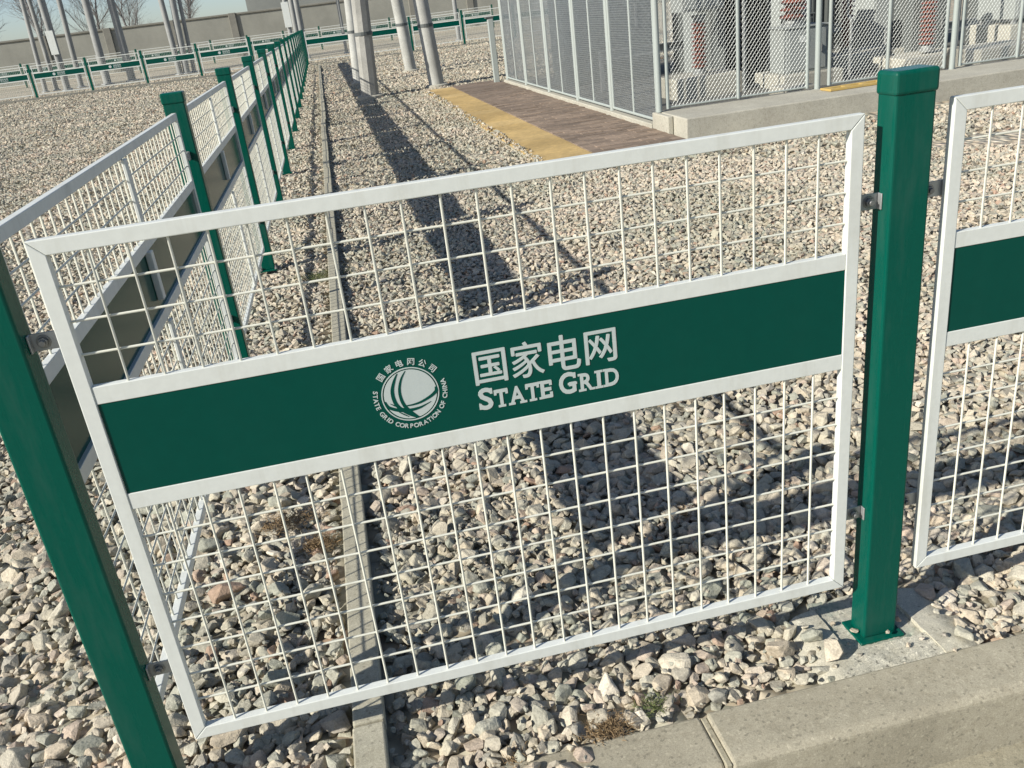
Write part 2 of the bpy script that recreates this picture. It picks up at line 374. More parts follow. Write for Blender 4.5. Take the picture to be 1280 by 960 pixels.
def build_lettering():
    L = Lettering()
    x, wch, gap = 0.6555, 0.0585, 0.0103
    zs = [(0.6405, 0.7035), (0.6385, 0.7065), (0.6385, 0.7065), (0.6400, 0.7030)]
    for ch, (za, zb) in zip('国家电网', zs):
        for q_, (ox, oz) in enumerate(((-.0009, 0), (.0009, 0), (0, -.0007), (0, .0007), (0, 0))): L.fit(ch, x + ox, x + wch + ox, za + oz, zb + oz, 0.0, 0.00004 * q_)
        x += wch + gap
    # small capitals with slab serifs
    base = 0.5895; hb, hs = 0.0435, 0.0355; q = 0.0048
    def serif(kind, x0, x1, h):
        z0, z1 = base, base + h; w_ = x1 - x0; t = 0.0042
        if kind == 'T':
            L.rect(x0 + w_ * .22, x1 - w_ * .22, z0 - 0.0002, z0 + t); L.rect(x0 - .0005, x0 + t, z1 - h * .30, z1 - .001); L.rect(x1 - t, x1 + .0005, z1 - h * .30, z1 - .001)
        if kind == 'A': L.rect(x0 - .003, x0 + w_ * .33, z0 - .0002, z0 + t); L.rect(x1 - w_ * .36, x1 + .003, z0 - .0002, z0 + t)
        if kind in 'ERD': L.rect(x0 - .0038, x0 + .004, z0 - .0002, z0 + t); L.rect(x0 - .0038, x0 + .004, z1 - t, z1 + .0002)
        if kind == 'E': L.rect(x1 - t, x1 + .0008, z1 - h * .30, z1 - .001); L.rect(x1 - t, x1 + .0012, z0 + .001, z0 + h * .32)
        if kind == 'R': L.rect(x0 + .004, x0 + .0105, z0 - .0002, z0 + t); L.rect(x1 - .004, x1 + .003, z0 - .0002, z0 + t)
        if kind == 'I': L.rect(x0 - .0040, x1 + .0040, z0 - .0002, z0 + t); L.rect(x0 - .0040, x1 + .0040, z1 - t, z1 + .0002)
        if kind == 'S': L.rect(x1 - t, x1 + .0006, z1 - h * .31, z1 - h * .06); L.rect(x0 - .0006, x0 + t, z0 + h * .05, z0 + h * .31)
        if kind == 'G': L.rect(x1 - t * 1.1, x1 + .0004, z1 - h * .31, z1 - h * .06); L.rect(x1 - w_ * .48, x1 + .0020, z0 + h * .40, z0 + h * .50)
    spec = [('S', .0265, hb), ('T', .0255, hs), ('A', .0290, hs), ('T', .0255, hs), ('E', .0215, hs), (' ', .0125, 0),
            ('G', .0330, hb), ('R', .0250, hs), ('I', .0075, hs), ('D', .0270, hs)]
    gaps = {'S': .0035, 'T': .0030, 'A': .0025, 'E': .002, ' ': 0, 'G': .0085, 'R': .0078, 'I': .0088, 'D': 0}
    x = 0.6560
    tot = sum(a[1] for a in spec) + sum(gaps[a[0]] for a in spec); k = (0.9215 - x) / tot
    for ch, wd, h in spec:
        if ch != ' ':
            L.fit(ch, x, x + wd * k, base, base + h, 0.0013); serif(ch, x, x + wd * k, h)
        x += (wd + gaps[ch]) * k
    return L.mesh('lettering', M_print)
EC = (0.5365, 0.6480); ER = 0.0492
def build_emblem():
    mb = MB(); N = 64
    def ring(r0, r1, y0, y1):
        vs = []
        for i in range(N):
            a = 2 * math.pi * i / N; c, s_ = math.cos(a), math.sin(a)
            vs += [(EC[0] + r0 * c, y0, EC[1] + r0 * s_), (EC[0] + r1 * c, y0, EC[1] + r1 * s_), (EC[0] + r1 * c, y1, EC[1] + r1 * s_), (EC[0] + r0 * c, y1, EC[1] + r0 * s_)]
        fs = []
        for i in range(N):
            a, b_ = 4 * i, 4 * ((i + 1) % N)
            fs += [(a + j, a + (j + 1) % 4, b_ + (j + 1) % 4, b_ + j) for j in range(4)]
        mb.add(vs, fs)
    ring(ER * 1.005, ER * 1.045, -0.0004, 0.0004)
    vs = [(EC[0] + ER * .955 * math.cos(2 * math.pi * i / N), y, EC[1] + ER * .955 * math.sin(2 * math.pi * i / N)) for y in (-0.0004, 0.0004) for i in range(N)]
    mb.add(vs, [tuple(range(N)), tuple(range(2 * N - 1, N - 1, -1))] + [(i, i + N, (i + 1) % N + N, (i + 1) % N) for i in range(N)])
    disc = mb.mesh('emblem', M_print)
    # meridian and parallel bands
    arcs = [[(402, 262, 8), (372, 340, 26), (355, 430, 34), (372, 520, 36), (415, 590, 36), (500, 650, 32), (560, 680, 26), (612, 700, 12)],
            [(480, 240, 6), (440, 320, 20), (424, 420, 26), (440, 510, 30), (478, 585, 34), (535, 640, 30), (590, 680, 22), (625, 702, 12)],
            [(800, 395, 20), (785, 440, 34), (735, 490, 30), (640, 545, 24), (560, 570, 18), (478, 582, 10)],
            [(262, 540, 12), (310, 585, 30), (370, 610, 34), (440, 625, 34), (520, 625, 34), (620, 603, 24), (690, 570, 12), (735, 545, 4)],
            [(330, 553, 3), (385, 578, 15), (440, 600, 14), (500, 610, 8)],
            [(420, 640, 6), (470, 665, 14), (520, 690, 6)]]
    am = MB(); ro = math.radians(-9)
    def loc(px, py):
        x, z = (px - 532) / 270 * ER, (468 - py) / 250 * ER
        return EC[0] + x * math.cos(ro) - z * math.sin(ro), EC[1] + x * math.sin(ro) + z * math.cos(ro)
    for A in arcs:
        P = [loc(a[0], a[1]) for a in A]; W_ = [a[2] / 265 * ER * 0.5 for a in A]
        # smooth resample
        T = np.linspace(0, len(P) - 1, 26); px = np.array([p[0] for p in P]); pz = np.array([p[1] for p in P]); idx = np.arange(len(P))
        def cr(a):
            out = []
            for t in T:
                i = min(int(t), len(P) - 2); u = t - i
                p0, p1, p2, p3 = a[max(i - 1, 0)], a[i], a[i + 1], a[min(i + 2, len(P) - 1)]
                out.append(0.5 * (2 * p1 + (p2 - p0) * u + (2 * p0 - 5 * p1 + 4 * p2 - p3) * u * u + (3 * p1 - p0 - 3 * p2 + p3) * u ** 3))
            return np.array(out)
        X, Z, Wd = cr(px), cr(pz), np.interp(T, idx, W_)
        rr = np.hypot(X - EC[0], Z - EC[1]); kk = np.minimum(1, ER * .945 / np.maximum(rr, 1e-6)); X = EC[0] + (X - EC[0]) * kk; Z = EC[1] + (Z - EC[1]) * kk
        dx, dz = np.gradient(X), np.gradient(Z); l = np.hypot(dx, dz) + 1e-9; nx, nz = -dz / l, dx / l
        vs = []
        for i in range(len(T)):
            vs += [(X[i] + nx[i] * Wd[i], -0.0008, Z[i] + nz[i] * Wd[i]), (X[i] - nx[i] * Wd[i], -0.0008, Z[i] - nz[i] * Wd[i])]
        am.add(vs, [(2 * i, 2 * i + 1, 2 * i + 3, 2 * i + 2) for i in range(len(T) - 1)])
    arcm = am.mesh('emblem_band', M_sign)
    L = Lettering(); rt = ER * 1.255
    for i, ch in enumerate('国家电网公司'):
        a = math.radians(138 - i * (138 - 42) / 5.0)
        L.rot(ch, EC[0] + rt * math.cos(a), EC[1] + rt * math.sin(a), 0.0145, a - math.pi / 2, 0.00018)
    body = 'STATE GRID CORPORATION OF CHINA'
    wd = {' ': 0.62, 'I': 0.55, 'E': .95, 'T': 1.0, 'S': .95, 'F': .9}
    ws = [wd.get(c, 1.12) for c in body]; tot = sum(ws); acc = 0
    for ch, w_ in zip(body, ws):
        a = math.radians(163 + (acc + w_ / 2) / tot * (214)); acc += w_
        if ch != ' ': L.rot(ch, EC[0] + rt * math.cos(a), EC[1] + rt * math.sin(a), 0.0118, a + math.pi / 2, 0.00022)
    return disc, arcm, L.mesh('emblem_lettering', M_print)
LET = build_lettering(); EMB, EMA, EML = build_emblem()
def add_print(root, plate, dx=0.0, full=True):
    for nm, me, y in (('lettering', LET, 0.0026), ('emblem', EMB, 0.0026), ('emblem_band', EMA, 0.0026), ('emblem_lettering', EML, 0.0026)):
        if not full and nm in ('emblem_band', 'emblem_lettering'): continue
        link(nm, me, plate, (dx, y, 0))

# ------------------------------------------------------------------ fence posts
PW, PD, PT = 0.040, 0.0275, 1.0573
def post_meshes():
    tube = MB().box(-PW, PW, -PD, PD, 0.0, PT - PZ).mesh('post_tube', M_green, 0.005, 3, True)
    cap = MB().box(-PW - .003, PW + .003, -PD - .003, PD + .003, PT - PZ - 0.018, PT - PZ + 0.024)
    bm_ = cap.mesh('cap', M_green, 0.0065, 3, True)
    plate = MB().box(-0.054, 0.054, -0.042, 0.042, -0.010, 0.001).mesh('base_plate', M_green, 0.002)
    bolt = MB().tube((0, 0, 0.002), (0, 0, 0.004), 0.011, None, 16).tube((0, 0, 0.004), (0, 0, 0.013), 0.009, None, 6).tube((0, 0, 0.013), (0, 0, 0.024), 0.005, None, 10).mesh('bolt', M_bolt)
    return tube, bm_, plate, bolt
TUBE, CAP, BPL, BLT = post_meshes()
def make_post(x, y, rz=0.0, bolts=True, z=PZ, tilt=0):
    root = empty('fence_post', (x, y, z), rz); root.rotation_euler[1] = tilt
    link('post_tube', TUBE, root); link('cap', CAP, root); b = link('base_plate', BPL, root)
    if bolts:
        for sx in (-1, 1):
            for sy in (-1, 1): link('bolt', BLT, b, (sx * 0.047, sy * 0.034, -0.001))
    return root
PY = 0.015
W0 = 1.400; GAPX = 0.048
XL = -GAPX - PW                    # corner post centre
XR = W0 + GAPX + PW                # next post
NW0, X0W = 21, 0.0835
pn, pl = make_panel((0, 0, 0), 0, W0, True, NW0, X0W, False)
add_print(pn, pl)
tag(pn, 'large white framed wire fence panel whose green band shows emblem and lettering in full', 'fence panel', 'foreground fence panels')
pn, pl = make_panel((XR + PW + GAPX - 0.001, 0, 0.004), 0, W0, True, NW0, X0W, False)
add_print(pn, pl)
tag(pn, 'white framed wire fence panel beyond the capped green post, cut off by picture edge', 'fence panel', 'foreground fence panels')
p = make_post(XL, PY); tag(p, 'green steel corner post where the lettered panel meets the receding side fence', 'fence post', 'foreground fence posts')
p = make_post(XR, PY, 0, False, PZ - 0.003); tag(p, 'tall green steel post with flat cap standing on a broken concrete pad', 'fence post', 'foreground fence posts')
p = make_post(XR + W0 + 2 * (GAPX + PW), PY); tag(p, 'green steel post beyond the right end of the rightmost foreground panel', 'fence post', 'foreground fence posts')

# side fence running away from the corner post
LX = XL - 0.002
LY1, LS, NP = 2.267, 1.9957, 16
ys = [PY] + [LY1 + LS * k for k in range(NP)]
for k in range(1, len(ys)):
    tag(make_post(LX, ys[k], 0, k < 4, PZ + 0.008), 'green post of the receding side fence, %s after the corner post' % ORD[k - 1], 'fence post', 'posts of the receding side fence')
for k in range(len(ys) - 1):
    ya = ys[k] + PD + GAPX; yb = ys[k + 1] - PD - GAPX
    Wp = yb - ya; n = int((Wp - 2 * TW) / PITCH) ; x0 = (Wp - (n - 1) * PITCH) / 2
    pn, pl = make_panel((LX - DEP / 2, yb, 0.004), -math.pi / 2, Wp, k < 3, n, x0, True, True)
    if k < 4: add_print(pn, pl, Wp / 2 - 0.7)
    tag(pn, 'white wire panel of the receding side fence, %s from the corner post' % ORD[k], 'fence panel', 'panels of the receding side fence')

# far fences that cross the picture
def far_fence(y, x_start, n, step, phrase, logos, z=0.0):
    Wp = step - 2 * (PW + GAPX); nw = int((Wp - 2 * TW) / PITCH); x0 = (Wp - (nw - 1) * PITCH) / 2
    proto = None
    for k in range(n + 1):
        tag(make_post(x_start + k * step, y + PY, 0, False, PZ + z), 'small green post of %s, %s from the left' % (phrase, ORD[k]), 'fence post', 'posts of ' + phrase)
        if k == n: break
        xa = x_start + k * step + PW + GAPX
        if proto is None:
            proto, pl = make_panel((xa, y, z), 0, Wp, False, nw, x0, False, False)
            if logos: add_print(proto, pl, Wp / 2 - 0.72, False)
            r_ = proto
        else:
            r_ = copy_tree(proto); r_.location = (xa, y, z)
        tag(r_, 'white wire panel of %s, %s from the left' % (phrase, ORD[k]), 'fence panel', 'panels of ' + phrase)
FY = ys[-1] + LS
far_fence(FY + 1.4, LX - 8 * 2.0, 8, 2.0, 'the far fence left of the side fence', True)
far_fence(FY, LX, 5, 2.0, 'the far fence right of the side fence', False)
far_fence(53.0, -19.4, 15, 2.0, 'the farthest fence before the boundary wall', True)

# ------------------------------------------------------------------ concrete edging strip
es = link('edging_strip', None); tag(es, kind='structure')
em = MB().box(-0.034, 0.034, 0.002, 0.996, -0.12, 0.0).mesh('edging_block', M_edging, 0.004, 2, True)
for k in range(-1, 33):
    b = link('edging_block', em, es, (0.3255 + rng.normal(0, .0025) + (0.012 if k > 12 else 0), k * 1.0 + 0.06, -0.116 + rng.normal(0, .003)), (rng.normal(0, .003), rng.normal(0, .02), rng.normal(0, .002)))

# ------------------------------------------------------------------ front kerb, pavement, pad
kb = link('kerb', None); tag(kb, kind='structure')
def kerb_block(x0, x1):
    mb = MB(); prof = [(-0.118, -0.136), (-0.240, -0.139), (-0.254, -0.150), (-0.262, -0.288), (-0.262, -0.40), (-0.118, -0.40)]
    vs = [(x, y, z) for x in (x0, x1) for y, z in prof]; n = len(prof)
    mb.add(vs, [tuple(range(n)), tuple(range(2 * n - 1, n - 1, -1))] + [(i, (i + 1) % n, (i + 1) % n + n, i + n) for i in range(n)])
    return mb.mesh('kerb_block', M_kerb, 0.006, 2, True)
link('kerb_block', kerb_block(1.022, 2.02), kb); link('kerb_block', kerb_block(2.032, 3.03), kb)
for k_ in range(4): link('kerb_block', kerb_block(0.0, 0.998), kb, (0.010 - k_ * 1.012, 0.003, -0.004 - .002 * k_), (0, 0.004 if k_ == 0 else 0, 0))
link('mortar_joint', MB().box(1.0085, 1.0215, -0.251, -0.121, -0.40, -0.1455).mesh('mortar_joint', M_pavement, 0.002), kb)
pv = MB(); pv.add([(-6, -6, -0.286), (8, -6, -0.286), (8, -0.255, -0.286), (-6, -0.255, -0.286)], [(0, 1, 2, 3)])
tag(link('pavement', pv.mesh('pavement', M_pavement)), kind='structure')

def rough_slab(name, mat, poly, ztop, zbot, amp, seed, grid=0.012, lift=None):
    """slab with a noisy top filling a convex polygon"""
    r = np.random.default_rng(seed); bm = bmesh.new()
    top = [bm.verts.new((x, y, ztop)) for x, y in poly]; bm.faces.new(top)
    n = max(2, int(0.3 / grid))
    bmesh.ops.triangulate(bm, faces=bm.faces)
    for _ in range(5): 
        es_ = [e for e in bm.edges if e.calc_length() > grid * 1.6]
        if not es_: break
        bmesh.ops.subdivide_edges(bm, edges=es_, cuts=1, use_grid_fill=False); bmesh.ops.triangulate(bm, faces=bm.faces)
    for v in bm.verts:
        h = 0.5 * math.sin(v.co.x * 61 + 1.3 * seed) * math.sin(v.co.y * 73 + seed) + r.normal(0, 0.5)
        v.co.z += amp * h
        if lift: v.co.z += lift(v.co.x, v.co.y)
        v.co.x += r.normal(0, amp * .5); v.co.y += r.normal(0, amp * .5)
    bd = [e for e in bm.edges if e.is_boundary]
    ret = bmesh.ops.extrude_edge_only(bm, edges=bd)
    for v in [q for q in ret['geom'] if isinstance(q, bmesh.types.BMVert)]: v.co.z = zbot
    bmesh.ops.recalc_face_normals(bm, faces=bm.faces)
    me = bpy.data.meshes.new(name); bm.to_mesh(me); bm.free()
    me.polygons.foreach_set('use_smooth', [True] * len(me.polygons)); me.set_sharp_from_angle(angle=math.radians(60)); me.materials.append(mat); return me
pad = empty('concrete_pad', (0, 0, 0)); tag(pad, 'broken pale concrete pad around the foot of the tall green post', 'concrete pad')
link('slab', rough_slab('slab', M_pad, [(1.30, -0.115), (1.335, -0.119), (1.395, -0.098), (1.395, 0.115), (1.325, 0.10), (1.285, -0.02)], -0.146, -0.25, 0.0012, 1, lift=lambda x, y: -0.020 * max(0, (1.34 - x) / .05)), pad)
link('slab', rough_slab('slab', M_pad, [(1.585, -0.112), (1.665, -0.117), (1.71, -0.06), (1.70, 0.10), (1.582, 0.12)], -0.143, -0.25, 0.0012, 2, lift=lambda x, y: -0.018 * max(0, (x - 1.64) / .06)), pad)
link('footing', rough_slab('footing', M_stained, [(1.392, -0.072), (1.588, -0.072), (1.588, 0.14), (1.392, 0.14)], -0.1530, -0.25, 0.0022, 3, 0.008), pad)
link('mortar', rough_slab('mortar', M_mortar, [(1.335, -0.121), (1.64, -0.121), (1.63, -0.062), (1.575, -0.040), (1.50, -0.041), (1.42, -0.041), (1.37, -0.065)], -0.1460, -0.25, 0.0020, 4, 0.009), pad)

# ------------------------------------------------------------------ paved path beside the enclosure
path = link('path', None); tag(path, kind='structure')
link('bedding', MB().box(2.24, 3.74, 6.30, 16.2, -0.25, -0.148).mesh('bedding', M_edging), path)
PTZ = -0.128
ym = MB().box(-0.262, 0.262, -0.247, 0.247, -0.03, 0).mesh('slab', M_yellow, 0.002)
for k in range(19):
    link('slab', ym, path, (2.515, 6.62 + k * 0.5, PTZ + rng.normal(0, .0015)), (rng.normal(0, .003), rng.normal(0, .003), 0))
full = MB().box(-0.1125, 0.1125, -0.0485, 0.0485, -0.03, 0).mesh('paver', M_brown, 0.002)
half = MB().box(-0.0555, 0.0555, -0.0485, 0.0485, -0.03, 0).mesh('paver', M_brown, 0.002)
field = MB()
for k in range(97):
    cells = [(2.905 + 0.228 * j, full) for j in range(4)] if k % 2 == 0 else [(2.848, half)] + [(3.019 + 0.228 * j, full) for j in range(3)] + [(3.646, half)]
    for cx, me in cells:
        yy, zz = 6.42 + k * 0.1005, PTZ + rng.normal(0, .0025)
        if k < 66: link('paver', me, path, (cx, yy, zz), (rng.normal(0, .008), rng.normal(0, .008), 0))
        else:
            hw = .1125 if me is full else .0555; field.box(cx - hw, cx + hw, yy - .0485, yy + .0485, zz - .03, zz)
tag(link('paver_field', field.mesh('paver_field', M_brown), path), kind='stuff')

# ------------------------------------------------------------------ wire mesh enclosure
EH = 2.35; PLZ = 0.035
pt = empty('enclosure_plinth', (0, 0, 0)); tag(pt, 'pale concrete plinth carrying the front of the wire mesh enclosure', 'plinth')
for k, (xa, xb) in enumerate(((3.76, 6.3), (6.303, 8.8), (8.803, 11.4))):
    link('plinth_block', MB().box(xa, xb, 6.72, 7.50, -0.25, PLZ).mesh('plinth_block', M_plinth, 0.012, 2, True), pt)
link('plinth_block', MB().box(3.70, 3.757, 7.05, 7.50, -0.25, PLZ - .004).mesh('plinth_block', M_plinth, 0.01, 2, True), pt)
en = empty('mesh_enclosure', (3.75, 7.42, 0)); tag(en, 'tall grey chain link enclosure around the electrical equipment at upper right', 'mesh fence')
EO = Vector((3.75, 7.42, 0))
def chain(w, h, key, r=0.0021, p_=0.041):
    def build():
        mb = MB(); k = 1.35
        nn = int((w + h / k) / p_) + 2
        for sgn in (1, -1):
            for i in range(-1, nn):
                # line x = c + sgn*z/k clipped to the bay
                c = i * p_ - (0 if sgn < 0 else h / k)
                za, zb = 0.0, h
                xa, xb = (c, c + h / k) if sgn > 0 else (c, c - h / k)
                pts = []
                for t in np.linspace(0, 1, 2): pts.append((xa + (xb - xa) * t, za + (zb - za) * t))
                (xa, za), (xb, zb) = pts
                def clip(xa, za, xb, zb):
                    for bound, less in ((0, True), (w, False)):
                        fa = (xa - bound) if less else (bound - xa); fb = (xb - bound) if less else (bound - xb)
                        if fa < 0 and fb < 0: return None
                        if fa < 0: t = fa / (fa - fb); xa, za = xa + (xb - xa) * t, za + (zb - za) * t
                        elif fb < 0: t = fa / (fa - fb); xb, zb = xa + (xb - xa) * t, za + (zb - za) * t
                    return xa, za, xb, zb
                q_ = clip(xa, za, xb, zb)
                if q_ is None or abs(q_[3] - q_[1]) < 0.02: continue
                y = 0.0017 * sgn
                mb.tube((q_[0], y, q_[1]), (q_[2], y, q_[3]), r, None, 3, False)
        return mb.mesh('chain_link', M_chain)
    return cached(('chain', key), build)
def bar(name, p0, p1, r, n=10, parent=en):
    return link(name, MB().tube(Vector(p0) - EO, Vector(p1) - EO, r, None, n).mesh(name, M_enclosure, 0, 1, True, 50), parent)
YF = 7.42
# front, along x
for x in (3.75, 5.50, 7.07, 8.65, 10.2): bar('post', (x, YF - .005, PLZ), (x, YF - .005, EH + .05), 0.030)
for i, (xa, xb) in enumerate(((3.845, 5.385), (5.635, 6.975), (7.165, 8.55), (8.75, 10.1))):
    xm = (xa + xb) / 2; z0 = PLZ + 0.02
    for x, r in ((xa, .019), (xm, .019), (xb, .019)): bar('frame_bar', (x, YF, z0), (x, YF, EH), r)
    bar('frame_bar', (xa, YF, EH), (xb, YF, EH), .019)
    bar('frame_bar', (xa, YF, z0 + .012), (xb, YF, z0 + .012), .010)
    tag(link('chain_link', chain(xb - xa, EH - z0, ('f', i)), en, Vector((xa, YF - .003, z0)) - EO), kind='stuff')
# side, along y
sy = [7.42, 9.0, 10.5, 12.1, 13.7, 15.3]
for y in sy[1:]: bar('post', (3.75, y, GZ), (3.75, y, EH + .05), 0.030)
for i in range(5):
    ya, yb = sy[i] + .06, sy[i + 1] - .06; ymid = (ya + yb) / 2; z0 = -0.05
    for y in (ya, yb): bar('frame_bar', (3.75, y, z0), (3.75, y, EH), .016)
    bar('frame_bar', (3.75, ymid, z0), (3.75, ymid, EH), .014)
    bar('frame_bar', (3.75, ya, EH), (3.75, yb, EH), .016); bar('frame_bar', (3.75, ya, z0), (3.75, yb, z0), .016)
    tag(link('chain_link', chain(yb - ya, EH - z0, ('s', i), 0.0024, 0.037), en, Vector((3.753, ya, z0)) - EO, (0, 0, math.pi / 2)), kind='stuff')
bx = MB().box(3.69, 3.81, 7.52, 15.4, -0.25, -0.085).mesh('sill', M_plinth, 0.01); link('sill', bx, en, -EO)
# back
for x in (5.6, 7.4, 9.2): bar('post', (x, 15.3, GZ), (x, 15.3, EH + .05), 0.03)
bar('frame_bar', (3.75, 15.3, EH), (9.2, 15.3, EH), .018)
tag(link('chain_link', chain(5.4, EH + .05, 'b'), en, Vector((3.78, 15.3, -.05)) - EO), kind='stuff')

so = empty('short_post', (3.60, 15.62, GZ)); tag(so, 'short grey steel stub post with dark cap at the far end of the path', 'post')
link('shaft', MB().box(-.05, .05, -.05, .05, 0, 1.15).mesh('shaft', M_enclosure, .008), so); link('cap', MB().box(-.09, .06, -.06, .06, 1.15, 1.18).mesh('cap', M_dark_shaded, .006), so)
pb = empty('yellow_plank', (5.45, 7.06, PLZ)); tag(pb, 'yellow slotted steel strip lying on the concrete plinth behind the tall green post', 'metal strip')
M_yp = paint('worn_yellow_paint', (0.48, 0.33, 0.10), 0.6, (0.30, 0.24, 0.15), 0.6, 12)
q_ = MB()
for a in (0, .14): q_.box(0, 1.1, a, a + .06, 0.003, .025)
for k in range(6): q_.box(k * .2, k * .2 + .07, .06, .14, 0.003, .025)
link('strip', q_.mesh('strip', M_yp, .002), pb, (0, 0, 0), (0, 0, .02))

# ------------------------------------------------------------------ equipment inside the enclosure
def concrete_block(x0, x1, y0, y1, z1, label):
    o = link('footing_block', MB().box(-(x1 - x0) / 2, (x1 - x0) / 2, -(y1 - y0) / 2, (y1 - y0) / 2, 0, z1 - GZ).mesh('footing_block', M_plinth, 0.015, 2, True), None, ((x0 + x1) / 2, (y0 + y1) / 2, GZ))
    tag(o, label, 'footing', 'concrete footings in the enclosure'); return o
def insulator_mesh(h, r, n):
    pr = [(r * .62, 0)]
    for i in range(n):
        z0 = h * i / n; dz = h / n
        pr += [(r * .55, z0 + dz * .15), (r, z0 + dz * .38), (r * .97, z0 + dz * .52), (r * .55, z0 + dz * .85)]
    pr.append((r * .5, h)); return MB().lathe(pr, 18).mesh('sheds', M_insulator, 0, 1, True, 50)
def insulator(x, y, z, h, r, n, label):
    o = empty('post_insulator', (x, y, z)); tag(o, label, 'insulator', 'post insulators in the enclosure')
    link('base_flange', MB().lathe([(r * .9, 0), (r * .9, .03), (r * .7, .035), (r * .65, .07)], 16).mesh('base_flange', M_flange), o)
    link('sheds', insulator_mesh(h, r, n), o, (0, 0, .07))
    link('top_flange', MB().lathe([(r * .7, 0), (r * .7, .05), (r * .95, .055), (r * .95, .08)], 16).mesh('top_flange', M_flange), o, (0, 0, h + .07))
    return o
def cabinet(x, y, z, wx, wy, h, label, mat=M_cabinet, legs=0.0):
    o = empty('cabinet', (x, y, z)); tag(o, label, 'cabinet', 'equipment cabinets in the enclosure')
    link('body', MB().box(-wx / 2, wx / 2, -wy / 2, wy / 2, legs, h).mesh('body', mat, .008, 2, True), o)
    link('door', MB().box(-wx / 2 + .03, wx / 2 - .03, -wy / 2 - .012, -wy / 2, legs + .03, h - .03).mesh('door', mat, .004), o)
    link('lid', MB().box(-wx / 2 - .02, wx / 2 + .02, -wy / 2 - .02, wy / 2 + .02, h, h + .02).mesh('lid', mat, .005), o)
    link('handle', MB().box(wx * .30, wx * .33, -wy / 2 - .045, -wy / 2 - .013, legs + (h - legs) * .42, legs + (h - legs) * .60).mesh('handle', M_bolt, .003), o)
    link('nameplate', MB().box(-wx * .2, wx * .05, -wy / 2 - .016, -wy / 2 - .0125, legs + (h - legs) * .68, legs + (h - legs) * .82).mesh('nameplate', M_white), o)
    if legs:
        for sx in (-1, 1):
            for sy_ in (-1, 1): link('leg', MB().box(sx * wx * .45 - .025, sx * wx * .45 + .025, sy_ * wy * .42 - .025, sy_ * wy * .42 + .025, 0, legs).mesh('leg', M_galv), o)
    return o
tag(link('enclosure_floor', MB().box(3.82, 14, 7.52, 15.2, -.25, -.150).mesh('enclosure_floor', M_floor)), kind='structure')
concrete_block(4.75, 5.65, 9.5, 10.2, 0.10, 'concrete footing under the leftmost red insulator in the enclosure')
insulator(5.22, 9.85, 0.10, 0.56, 0.105, 11, 'red brown insulator standing low on a footing at the left of the enclosure')
cabinet(5.20, 9.85, 0.86, 0.55, 0.4, 0.5, 'pale grey equipment box resting on the leftmost red insulator')
cabinet(5.95, 10.9, GZ, 0.85, 0.5, 1.0, 'low pale grey box behind the leftmost red insulator')
concrete_block(5.55, 5.95, 8.2, 8.6, -0.02, 'small tan concrete block just behind the enclosure mesh')
cabinet(6.32, 9.35, 0.02, 0.55, 0.45, 0.52, 'grey cabinet carrying a thick red insulator in the middle of the enclosure')
concrete_block(5.95, 6.75, 9.0, 9.8, 0.02, 'concrete footing under the grey cabinet with the thick insulator')
insulator(6.25, 9.35, 0.56, 0.85, 0.17, 10, 'thick red brown insulator on top of the grey cabinet')
insulator(6.62, 9.95, 0.66, 0.8, 0.16, 10, 'thick red brown insulator just behind the one on the grey cabinet')
cabinet(6.62, 9.95, 0.02, 0.3, 0.3, 0.62, 'narrow grey pedestal under the second thick insulator', M_dark_shaded)
concrete_block(7.1, 8.6, 9.9, 10.7, 0.06, 'long concrete footing in the middle of the enclosure')
insulator(7.55, 10.3, 0.06, 1.1, 0.10, 18, 'slim brown insulator left of the brightest red insulator')
cabinet(7.25, 11.3, GZ, 0.42, 0.42, 1.5, 'tall pale green grey tank behind the slim brown insulator')
concrete_block(7.55, 8.55, 8.85, 9.65, 0.02, 'concrete footing under the brightest red insulator')
insulator(8.05, 9.25, 0.05, 0.9, 0.11, 17, 'bright red insulator just left of the double enclosure posts')
cabinet(8.42, 10.0, GZ, 0.5, 0.5, 1.0, 'dark grey box behind the brightest red insulator', M_dark_shaded)
cabinet(9.45, 12.0, GZ, 1.3, 0.7, 1.3, 'wide grey cabinet deep in the enclosure at right')
concrete_block(8.1, 8.95, 8.3, 9.0, 0.08, 'broad tan concrete block beside the double enclosure posts')
cabinet(9.75, 9.6, 0.22, 0.95, 0.7, 0.9, 'pale grey cabinet at the right picture edge inside the enclosure', M_cabinet, .06)
concrete_block(9.2, 10.3, 9.2, 10.0, 0.22, 'concrete footing under the pale cabinet at the right picture edge')
